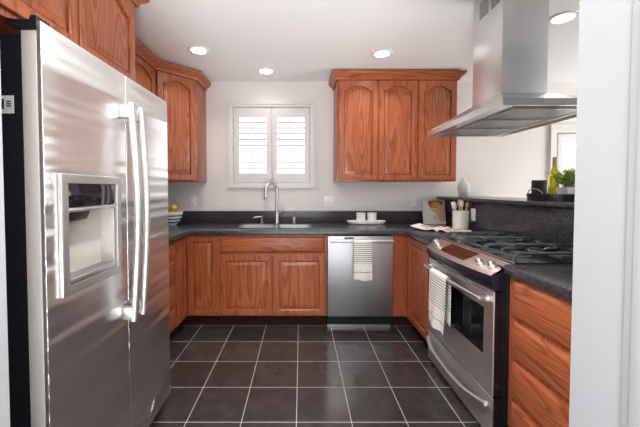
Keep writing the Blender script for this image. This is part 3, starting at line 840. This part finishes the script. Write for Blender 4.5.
# storage drawer
b = B(); box(b, GX, GX + 0.010, GY0, GY1, 0.028, 0.243, bev=0.003); sd = obj('storage_drawer', b, STEEL_OVEN, t)
bx('drawer_box', BLACK, sd, GX + 0.0105, GX + 0.043, GY0 + 0.002, GY1 - 0.002, 0.03, 0.241)
b = B(); pts = []
for k in range(25):
    q = k/24; s = math.sin(PI*q)
    pts.append((GX - 0.012 - 0.04*min(1, s*1.7)**0.8, GY0 + 0.035 + (GY1 - GY0 - 0.07)*q, 0.196 - 0.03*s))
tube(b, pts, 0.014, 10); obj('handle', b, STEEL, sd)
# bowed control panel: dark fascia below, steel face above
def bow(y):
    q = (y - GY0)/(GY1 - GY0); return 0.038*math.sin(PI*q)**0.8 if 0 < q < 1 else 0.0
b = B(); rings = []
NY = 21
for k in range(NY):
    y = GY0 - 0.004 + (GY1 - GY0 + 0.008)*k/(NY-1); w = bow(y)
    rings.append([(GX + 0.05, y, 0.808), (GX - 0.004 - w*0.7, y, 0.808), (GX - 0.018 - w, y, 0.850), (GX - 0.016 - w, y, 0.886), (GX + 0.05, y, 0.930)])
loft(b, rings); obj('fascia', b, NAVY, t)
b = B(); rings = []
def panel_x(y, q): return (GX - 0.020 - bow(y))*(1-q) + (GX + 0.10)*q
def panel_z(q): return 0.890 + 0.064*q
for k in range(NY):
    y = GY0 - 0.004 + (GY1 - GY0 + 0.008)*k/(NY-1)
    top = [(panel_x(y, q), y, panel_z(q)) for q in (0.0, 0.03, 0.5, 1.0)]
    low = [(GX + 0.10, y, 0.938), (panel_x(y, 0.05), y, 0.880)]
    rings.append([(x, yy, z - (0.004 if i == 0 else 0)) for i, (x, yy, z) in enumerate(top)] + low)
loft(b, rings); cp = obj('control_panel', b, PANEL_STEEL, t, smooth=50)
def knob(y, q):
    c = Vector((panel_x(y, q), y, panel_z(q)))
    nrm = Vector((-0.064, 0, GX + 0.10 - panel_x(y, 0))).normalized()
    b = B(); lathe(b, [(0.001, -0.002), (0.027, -0.002), (0.027, 0.004), (0.021, 0.008), (0.019, 0.026), (0.016, 0.030), (0.001, 0.031)], (0, 0, 0), 20)
    box(b, -0.018, 0.018, -0.0045, 0.0045, 0.02, 0.037, bev=0.002)
    bmesh.ops.transform(b, matrix=Matrix.Translation(c) @ Vector((0, 0, 1)).rotation_difference(nrm).to_matrix().to_4x4(), verts=b.verts[:])
    obj('knob', b, KNOB, cp)
for y, q in ((2.315, 0.46), (2.235, 0.36), (1.735, 0.40), (1.652, 0.48)): knob(y, q)
b = B(); rings = []
for k in range(9):
    y = 1.845 + (2.175 - 1.845)*k/8
    rings.append([(panel_x(y, q), y, panel_z(q) + o) for q, o in ((0.2, -0.001), (0.2, 0.0015), (0.82, 0.0015), (0.82, -0.001))])
loft(b, rings); obj('display', b, DISPLAY, cp)
# cooktop, burners, grates
b = B(); box(b, GX + 0.085, BX0 - 0.003, GY0 - 0.002, GY1 + 0.002, 0.926, 0.951, bev=0.004); obj('cooktop', b, BLACK, t)
burn = [(1.23, 1.75, 0.045), (1.48, 1.75, 0.036), (1.355, 2.0, 0.055), (1.23, 2.25, 0.04), (1.48, 2.25, 0.045)]
for x, y, r in burn:
    b = B(); lathe(b, [(0.001, 0), (r*1.25, 0), (r*1.25, 0.006), (r, 0.009), (r, 0.016), (r*0.7, 0.022), (0.001, 0.023)], (x, y, 0.9515), 24); obj('burner', b, IRON, t)
def grate(y0, y1):
    b = B(); x0, x1, z0, z1 = GX + 0.115, BX0 - 0.035, 0.952, 1.000
    w = 0.0055
    def bar(p, q, zt=z1, h=0.013):
        (xa, ya), (xb, yb) = p, q
        box(b, min(xa, xb) - w, max(xa, xb) + w, min(ya, yb) - w, max(ya, yb) + w, zt - h, zt, bev=0.003, seg=2)
    ym, xm_ = (y0+y1)/2, (x0+x1)/2
    # two arched side rails with legs bent down at both ends, low cross rails between them
    for y in (y0 + w, y1 - w):
        tube(b, [(x0, y, z0), (x0 + 0.002, y, z0 + 0.022), (x0 + 0.012, y, z1 - 0.012), (x0 + 0.03, y, z1 - 0.006), (x1 - 0.03, y, z1 - 0.006), (x1 - 0.012, y, z1 - 0.012), (x1 - 0.002, y, z0 + 0.022), (x1, y, z0)], 0.0075, 8)
    for x in (x0 + 0.01, xm_, x1 - 0.01): bar((x, y0 + w), (x, y1 - w), z0 + 0.026, 0.012)
    # fingers raised around each burner
    for xc in ((x0 + xm_)/2, (x1 + xm_)/2):
        for ya, yb in ((y0 + w, y0 + 0.072), (y1 - w, y1 - 0.072)):
            tube(b, [(xc, ya, z1 - 0.010), (xc, (ya + yb)/2, z1 - 0.003), (xc, yb, z1 - 0.004)], 0.006, 8)
    for x, d in ((x0 + 0.01, 1), (x1 - 0.01, -1), (xm_, 1), (xm_, -1)):
        tube(b, [(x, ym, z0 + 0.02), (x + d*0.006, ym, z1 - 0.01), (x + d*0.02, ym, z1 - 0.004), (x + d*0.075, ym, z1 - 0.004)], 0.006, 8)
    obj('grate', b, IRON, t)
for y0, y1 in ((1.600, 1.856), (1.872, 2.116), (2.132, 2.378)): grate(y0, y1)
TW2 = striped('oven_towel_stripes', 0.0185, 0.26, 0.175, -0.035, [-0.115], (0.82, 0.79, 0.76), (0.13, 0.12, 0.12))
towel('dish_towel', 2.20, 1.96, 0.752, 0.395, GX - 0.055, -1, 1, TW2, 'white dish towel with thin dark stripes hanging on the oven door handle', 0.0155, 11, back=0.30)

# ------------------------------------------------------------------ range hood
HX0, HX1, HY0_, HY1_ = 0.98, 1.575, 1.532, 2.452
HZB, HZL = 1.733, 1.768
CX0, CX1, CY0, CY1 = 1.135, 1.395, 1.79, 2.09
t = thing('range_hood', 'stainless island range hood with tall chimney above the gas range', 'range hood', (1.27, 1.99, HZB))
b = B()
def rr(x0, x1, y0, y1, z): return [(x0, y0, z), (x1, y0, z), (x1, y1, z), (x0, y1, z)]
loft(b, [rr(HX0 + 0.012, HX1 - 0.012, HY0_ + 0.012, HY1_ - 0.012, HZB + 0.012), rr(HX0 + 0.012, HX1 - 0.012, HY0_ + 0.012, HY1_ - 0.012, HZB), rr(HX0, HX1, HY0_, HY1_, HZB), rr(HX0, HX1, HY0_, HY1_, HZL), rr(CX0 - 0.006, CX1 + 0.006, CY0 - 0.006, CY1 + 0.006, 1.865), rr(CX0, CX1, CY0, CY1, 1.872)])
obj('canopy', b, steel('canopy_steel', (0.66, 0.66, 0.66), 0.24, 'Z'), t, smooth=20)
b = B(); box(b, CX0, CX1, CY0, CY1, 1.866, ZC - 0.001, bev=0.002); obj('chimney', b, steel('chimney_steel', (0.70, 0.70, 0.71), 0.36, 'Z', 0.0, 0.6), t)
b = B()
for y0, y1 in ((1.815, 1.90), (1.93, 2.02)):
    box(b, CX0 - 0.001, CX0 + 0.001, y0, y1, 2.395, 2.5)
    for k in range(7): box(b, CX0 - 0.003, CX0 - 0.0005, y0, y1, 2.40 + 0.0145*k, 2.4065 + 0.0145*k)
obj('vent', b, FILTER, t)
b = B(); box(b, HX0 + 0.013, HX1 - 0.013, HY0_ + 0.013, HY1_ - 0.013, HZB + 0.0125, HZB + 0.018)
obj('underside', b, steel('underside_steel', (0.72, 0.72, 0.72), 0.2, 'Z', 0.0, 0.0), t)
ys_ = [HY0_ + 0.075, HY0_ + 0.335, HY0_ + 0.345, HY0_ + 0.60, HY0_ + 0.61, HY1_ - 0.06]
for k in range(3):
    b = B(); y0, y1 = ys_[2*k] + 0.012, ys_[2*k+1] - 0.012; x0, x1 = HX0 + 0.11, HX1 - 0.08
    cells(b, [x0, x0 + 0.014, x1 - 0.014, x1], [y0, y0 + 0.014, y1 - 0.014, y1], lambda u, v: not (x0 + 0.014 < u < x1 - 0.014 and y0 + 0.014 < v < y1 - 0.014), HZB + 0.012, HZB + 0.004, 2)
    for j in range(11):
        yy = y0 + 0.02 + (y1 - y0 - 0.04)*j/10; box(b, x0 + 0.01, x1 - 0.01, yy - 0.006, yy + 0.006, HZB + 0.007, HZB + 0.011)
    fl = obj('filter', b, FILTER, t)
    b = B(); box(b, x0 + 0.17, x0 + 0.25, y0 - 0.006, y0 + 0.012, HZB + 0.001, HZB + 0.006, bev=0.002); obj('latch', b, CHROME, fl)

# ------------------------------------------------------------------ recessed lights
def can(x, y, label):
    t = thing('recessed_light', label, 'ceiling light', (x, y, ZC), 'recessed ceiling lights')
    b = B(); lathe(b, [(0.062, 0.012), (0.066, -0.006), (0.092, -0.004), (0.096, 0.0), (0.062, 0.0)], (x, y, ZC - 0.0008), 32); obj('trim_ring', b, CERAMIC, t)
    b = B(); lathe(b, [(0.001, -0.0035), (0.064, -0.0035), (0.064, 0.002), (0.001, 0.002)], (x, y, ZC - 0.0015), 32); obj('lens', b, LAMP, t)
    return t
c0 = can(-0.90, 2.79, 'round recessed ceiling light nearest the diagonal corner wall cabinet')
can_spots = [(-0.363, 3.28, 'round recessed ceiling light in front of the shuttered sink window'),
             (0.732, 2.86, 'round recessed ceiling light above the two-door wall cabinet'),
             (-0.1, 1.2, 'added round recessed ceiling light, out of view in the aisle between refrigerator and oven, nearest the doorway'),  # unseen lamp and fixture, added to light drawers and refrigerator
             (1.87, 2.27, 'round recessed ceiling light beyond the range hood chimney')]
for x, y, lb in can_spots: dup(c0, (x, y, ZC), lb)
for x, y in [(-0.90, 2.79)] + [(q[0], q[1]) for q in can_spots] :
    area('can_light', (x, y, ZC - 0.012), (0, 0, 0), 0.11, 0.11, (0.35*CAN_POWER if y > 3.1 else CAN_POWER) if y > 1.6 else 7*CAN_POWER, (1.0, 0.93, 0.86), 'DISK', R(130))

# ------------------------------------------------------------------ wall plates
def plate_at(c, axis, label, kind):
    """outlet or switch plate, facing -y (axis 1) or -x (axis 0)"""
    t = thing('wall_outlet' if kind == 'outlet' else 'light_switch', label, 'outlet' if kind == 'outlet' else 'switch', c)
    w = 0.036 if kind == 'outlet' else 0.06
    def bb(u0, u1, d0, d1, z0, z1, bev=0):
        b = B()
        if axis == 1: box(b, c[0] + u0, c[0] + u1, c[1] - d1, c[1] - d0, c[2] + z0, c[2] + z1, bev=bev)
        else: box(b, c[0] - d1, c[0] - d0, c[1] + u0, c[1] + u1, c[2] + z0, c[2] + z1, bev=bev)
        return b
    obj('cover_plate', bb(-w, w, 0.0005, 0.006, -0.058, 0.058, 0.002), PLATE, t)
    if kind == 'outlet':
        for z in (-0.022, 0.022):
            r = obj('receptacle', bb(-0.016, 0.016, 0.006, 0.008, z - 0.014, z + 0.014, 0.001), PLATE, t)
            b = bb(-0.008, -0.006, 0.008, 0.0085, z - 0.005, z + 0.005); b2 = bb(0.006, 0.008, 0.008, 0.0085, z - 0.005, z + 0.005)
            obj('slot', b, PLATE_DARK, r); obj('slot', b2, PLATE_DARK, r)
    else:
        for u in (-0.025, 0.025): obj('rocker', bb(u - 0.016, u + 0.016, 0.006, 0.010, -0.033, 0.033, 0.002), PLATE, t)
plate_at((-1.24, YW, 1.188), 1, 'white wall outlet above the backsplash, beside the lemon bowl', 'outlet')
plate_at((0.325, YW, 1.185), 1, 'white double switch plate between the sink window and the tray of cups', 'switch')
plate_at((1.29, YW, 1.185), 1, 'white wall outlet below the single-door wall cabinet', 'outlet')
plate_at((BX0 - 0.001, 2.93, 1.085), 0, 'pale outlet on the tall black backsplash behind the utensil crock', 'outlet')

# ------------------------------------------------------------------ things on the counters
# striped bowl of lemons
cx, cy = -1.380, 3.30
zt = CZ + 0.0005
BOWL = striped('bowl_stripes', 0.034, 0.42, 0.13, 0.01, [], (0.82, 0.80, 0.76), (0.05, 0.05, 0.06))
b = B(); lathe(b, [(0.001, 0.0), (0.055, 0.0), (0.058, 0.006), (0.09, 0.04), (0.115, 0.09), (0.128, 0.142), (0.124, 0.144), (0.110, 0.092), (0.085, 0.045), (0.05, 0.012), (0.001, 0.010)], (cx, cy, zt), 36)
tag(obj('bowl', b, BOWL, origin=(cx, cy, zt)), 'white bowl with dark bands holding lemons in the counter corner', 'bowl')
def lemon(c, rot, label):
    b = B(); rings = []
    for k in range(15):
        q = k/14; z = -0.050 + 0.100*q
        r = 0.036*math.sqrt(max(0, 1 - ((z)/0.046)**2)) if abs(z) < 0.044 else 0.006
        rings.append((max(r, 0.004 if 0 < k < 14 else 0.001), z))
    lathe(b, rings, (0, 0, 0), 20)
    bmesh.ops.transform(b, matrix=Matrix.Translation(c) @ rot, verts=b.verts[:])
    tag(obj('lemon', b, LEMON, smooth=60), label, 'lemon', 'lemons in the bowl')
lemon((cx + 0.050, cy - 0.03, zt + 0.186), Matrix.Rotation(R(75), 4, 'X'), 'bright yellow lemon on top at the window side of the striped bowl')
lemon((cx - 0.050, cy + 0.01, zt + 0.150), Matrix.Rotation(R(80), 4, 'Y'), 'yellow lemon in the bowl, hidden behind the refrigerator edge')
lemon((cx + 0.05, cy - 0.045, zt + 0.112), Matrix.Rotation(R(85), 4, 'Y'), 'yellow lemon low in the striped bowl under the top lemon')
lemon((cx - 0.015, cy - 0.01, zt + 0.052), Matrix.Rotation(R(90), 4, 'X'), 'yellow lemon at the bottom of the striped bowl')

# serving platter with two cups
px, py = 0.715, 3.415
b = B(); lathe(b, [(0.001, 0.0), (0.17, 0.0), (0.195, 0.006), (0.210, 0.022), (0.214, 0.036), (0.208, 0.040), (0.196, 0.026), (0.170, 0.014), (0.001, 0.012)], (px, py, zt), 40, 1.0, 0.36)
tag(obj('platter', b, CERAMIC), 'white oval platter carrying two white cups on the counter', 'platter')
def cup(x, y, label):
    b = B(); lathe(b, [(0.001, 0.0), (0.050, 0.0), (0.054, 0.006), (0.050, 0.03), (0.050, 0.08), (0.054, 0.108), (0.051, 0.109), (0.047, 0.08), (0.046, 0.014), (0.001, 0.008)], (x, y, zt + 0.0145), 32)
    tag(obj('cup', b, CERAMIC), label, 'cup', 'cups on the platter')
cup(px - 0.060, py, 'white straight cup on the oval platter, on the sink side')
cup(px + 0.060, py, 'white straight cup on the oval platter, on the range side')

# standing cookbook
def xf(b, M): bmesh.ops.transform(b, matrix=M, verts=b.verts[:]); return b
CM = Matrix.Translation((1.472, 3.43, zt)) @ Matrix.Rotation(R(-4), 4, 'Z') @ Matrix.Rotation(R(-12), 4, 'X')
t = thing('cookbook', 'standing cookbook with bread on its pale cover, leaning in the counter corner', 'book', (1.472, 3.43, zt))
b = B(); box(b, -0.118, 0.118, 0.0, 0.004, 0.0, 0.262); box(b, -0.118, 0.118, 0.018, 0.022, 0.0, 0.262); box(b, -0.120, -0.116, 0.0, 0.022, 0.0, 0.262); obj('cover', xf(b, CM), COVER, t)
b = B(); box(b, -0.115, 0.113, 0.0045, 0.0175, 0.003, 0.258); obj('pages', xf(b, CM), PAPER, t)
b = B(); prism(b, [(-0.055, 0.215), (-0.035, 0.178), (0.02, 0.172), (0.116, 0.225), (0.116, 0.03), (0.05, 0.03), (0.035, 0.10), (-0.03, 0.15)], 1, -0.0006, 0.0005); obj('cover_print', xf(b, CM), KRAFT, t)['label'] = 'brown paper wrapping printed on the cover'
b = B(); prism(b, [(-0.062, 0.258), (-0.06, 0.215), (-0.035, 0.182), (0.03, 0.176), (0.10, 0.225), (0.095, 0.256)], 1, -0.0010, 0.0004); obj('cover_print', xf(b, CM), BREAD_DARK, t)['label'] = 'dark basket opening printed on the cover'
b = B(); prism(b, [(0.020 + 0.048*math.cos(2*PI*k/18), 0.216 + 0.034*math.sin(2*PI*k/18)) for k in range(18)], 1, -0.0014, 0.0005); obj('cover_print', xf(b, CM), BREAD, t)['label'] = 'round golden bread roll printed on the cover'
b = B(); prism(b, [(0.012 + 0.026*math.cos(2*PI*k/12), 0.075 + 0.024*math.sin(2*PI*k/12)) for k in range(12)], 1, -0.0012, 0.0005); obj('cover_print', xf(b, CM), INK_PEACH, t)['label'] = 'small peach roll printed low on the cover'

# open magazine lying by the range
MM = Matrix.Translation((1.30, 2.905, zt)) @ Matrix.Rotation(R(-38), 4, 'Z')
t = thing('magazine', 'open magazine lying on the counter beside the range', 'magazine', (1.30, 2.905, zt))
def pages(side, lift):
    b = B(); rings = []
    for k in range(11):
        q = k/10; x = side*(0.002 + 0.235*q)
        z = 0.004 + 0.020*math.exp(-((q - 0.12)/0.16)**2) + lift*q*q
        rings.append([(x, -0.135, z), (x, 0.135, z), (x, 0.135, z - 0.003 if q > 0.02 else 0.0), (x, -0.135, z - 0.003 if q > 0.02 else 0.0)])
    loft(b, rings); return xf(b, MM)
obj('page', pages(-1, 0.035), PAPER, t); obj('page', pages(1, 0.0), PAPER, t)
def printed(x0, x1, y0, y1, m, lift=0.0):
    b = B(); rings = []
    for k in range(9):
        x = x0 + (x1-x0)*k/8; q = (abs(x) - 0.002)/0.235
        z = 0.0045 + 0.020*math.exp(-((q - 0.12)/0.16)**2) + (lift*q*q if x < 0 else 0)
        rings.append([(x, y0, z), (x, y1, z), (x, y1, z - 0.001), (x, y0, z - 0.001)])
    loft(b, rings); obj('print', xf(b, MM), m, t)
printed(0.05, 0.20, -0.10, 0.04, INK_PEACH); printed(0.05, 0.15, 0.06, 0.12, INK_GREY)
printed(-0.12, -0.05, -0.10, -0.04, INK_GREY, 0.035); printed(-0.19, -0.06, 0.01, 0.11, INK_PEACH, 0.035)

# utensil crock
ux, uy = 1.532, 3.0
b = B(); lathe(b, [(0.001, 0), (0.066, 0), (0.070, 0.004), (0.072, 0.16), (0.074, 0.172), (0.070, 0.174), (0.066, 0.16), (0.064, 0.008), (0.001, 0.006)], (ux, uy, zt), 36)
tag(obj('utensil_crock', b, CERAMIC), 'white cylinder crock full of spoons behind the range', 'crock')
def utensil(name, ang, lean, length, head, m, label, r0=0.02):
    base = Vector((ux + math.cos(ang)*r0, uy + math.sin(ang)*r0, zt + 0.012))
    top = Vector((ux + math.cos(ang)*lean, uy + math.sin(ang)*lean, zt + length))
    d = (top - base).normalized()
    t = thing(name, label, 'utensil', base, 'utensils in the crock')
    b = B(); tube(b, [base, base + (top-base)*0.5, top], [0.0045, 0.005, 0.006], 8); obj('handle', b, m, t)
    M = Matrix.Translation(top) @ Vector((0, 0, 1)).rotation_difference(d).to_matrix().to_4x4() @ Matrix.Rotation(R(20), 4, 'Z')
    b = B()
    if head == 'spoon': ellipsoid(b, (0, 0, 0.018), 0.024, 0.007, 0.034)
    elif head == 'spatula': box(b, -0.024, 0.024, -0.004, 0.004, -0.005, 0.065, bev=0.003)
    else: ellipsoid(b, (0, 0, 0.015), 0.019, 0.012, 0.028)
    obj('head', xf(b, M), m, t, smooth=60)
utensil('spoon', R(190), 0.060, 0.205, 'spoon', CERAMIC, 'white spoon leaning toward the cookbook from the utensil crock')
utensil('spoon', R(262), 0.032, 0.225, 'spoon', CERAMIC, 'white spoon standing in the middle of the utensil crock')
utensil('wooden_spoon', R(80), 0.036, 0.232, 'spoon', BEECH, 'pale wooden spoon standing at the back of the utensil crock')
utensil('wooden_spoon', R(352), 0.058, 0.220, 'ladle', BEECH, 'pale wooden spoon leaning toward the backsplash outlet from the crock')
utensil('spatula', R(135), 0.058, 0.195, 'spatula', CERAMIC, 'white spatula at the wall side of the utensil crock')

# vase on the bar
b = B(); lathe(b, [(0.001, 0), (0.038, 0), (0.041, 0.004), (0.052, 0.045), (0.058, 0.085), (0.054, 0.125), (0.038, 0.158), (0.022, 0.176), (0.018, 0.196), (0.014, 0.198), (0.016, 0.172), (0.001, 0.16)], (1.662, 3.2, BT + 0.0005), 36)
tag(obj('vase', b, CERAMIC_GREY, smooth=60), 'grey-white ceramic vase on the far end of the raised bar', 'vase')

# round tray with its things
tx, ty, tz = 1.885, 2.27, BT + 0.0005
t = thing('tray', 'round black tray with loop handles on the raised bar', 'tray', (tx, ty, tz))
b = B(); lathe(b, [(0.001, 0), (0.195, 0), (0.200, 0.003), (0.205, 0.047), (0.202, 0.050), (0.197, 0.047), (0.192, 0.008), (0.001, 0.008)], (tx, ty, tz), 48); obj('dish', b, TRAY_BLACK, t)
for sgn in (-1, 1):
    b = B(); pts = []
    for k in range(13):
        a = PI*k/12; ang = R(180 if sgn < 0 else 0) + R(22)*math.cos(a)*(-sgn)
        pts.append((tx + 0.200*math.cos(ang), ty + 0.200*math.sin(ang), tz + 0.035 + 0.05*math.sin(a)))
    tube(b, pts, 0.004, 8); obj('handle', b, INK_GREY, t)
b = B(); box(b, 1.745, 1.832, 2.33, 2.375, tz + 0.0085, tz + 0.15, bev=0.003)
tag(obj('box', b, TRAY_BLACK), 'black upright box on the round tray, beside the wine bottle', 'box')
wx, wy = 1.905, 2.355
t = thing('wine_bottle', 'yellow green wine bottle behind the plant on the tray', 'bottle', (wx, wy, tz + 0.0085))
b = B(); lathe(b, [(0.001, 0), (0.034, 0), (0.037, 0.004), (0.037, 0.17), (0.033, 0.19), (0.018, 0.225), (0.0145, 0.24), (0.0145, 0.262), (0.001, 0.262)], (wx, wy, tz + 0.0085), 28); obj('glass', b, WINE, t)
b = B(); lathe(b, [(0.001, 0.25), (0.0155, 0.25), (0.0155, 0.312), (0.013, 0.314), (0.001, 0.314)], (wx, wy, tz + 0.0085), 24); obj('capsule', b, CORK, t)
# plant in white rectangular pot
t = thing('potted_plant', 'leafy green plant in a white box planter on the round tray', 'plant', (1.890, 2.20, tz + 0.0085))
z0 = tz + 0.0085
b = B(); loft(b, [rr(1.838, 1.938, 2.160, 2.240, z0), rr(1.833, 1.943, 2.155, 2.245, z0 + 0.085), rr(1.837, 1.939, 2.159, 2.241, z0 + 0.085), rr(1.839, 1.937, 2.161, 2.239, z0 + 0.070)]); obj('pot', b, CERAMIC, t)
b = B(); box(b, 1.840, 1.936, 2.162, 2.238, z0 + 0.06, z0 + 0.072); obj('soil', b, SOIL, t)
bs, bl = B(), B()
rnd = random.Random(4)
for k in range(120):
    x0_, y0_ = rnd.uniform(1.845, 1.93), rnd.uniform(2.17, 2.23)
    a = rnd.uniform(0, 2*PI); sp_ = rnd.uniform(0.01, 0.10); h = rnd.uniform(0.05, 0.145)
    tip = Vector((x0_ + math.cos(a)*sp_, y0_ + math.sin(a)*sp_*0.8, z0 + 0.072 + h)); base_ = Vector((x0_, y0_, z0 + 0.068))
    mid = (tip + base_)/2 + Vector((0, 0, 0.015))
    tube(bs, [base_, mid, tip], 0.0011, 4)
    for q in (0.45, 0.6, 0.75, 0.9, 1.0):
        p = base_.lerp(mid, q*2) if q < 0.5 else mid.lerp(tip, q*2 - 1)
        for s_ in (0, 1):
            M = Matrix.Translation(p) @ Matrix.Rotation(rnd.uniform(0, 2*PI), 4, 'Z') @ Matrix.Rotation(rnd.uniform(-0.9, 0.7), 4, 'Y')
            L, w = rnd.uniform(0.014, 0.024), rnd.uniform(0.005, 0.009)
            vs = [bl.verts.new(M @ Vector(c)) for c in ((0, 0, 0), (L*0.5, -w, 0.002), (L, 0, -0.003), (L*0.5, w, 0.002))]
            bl.faces.new(vs)
obj('stems', bs, STEM_G, t); obj('leaves', bl, LEAF, t)
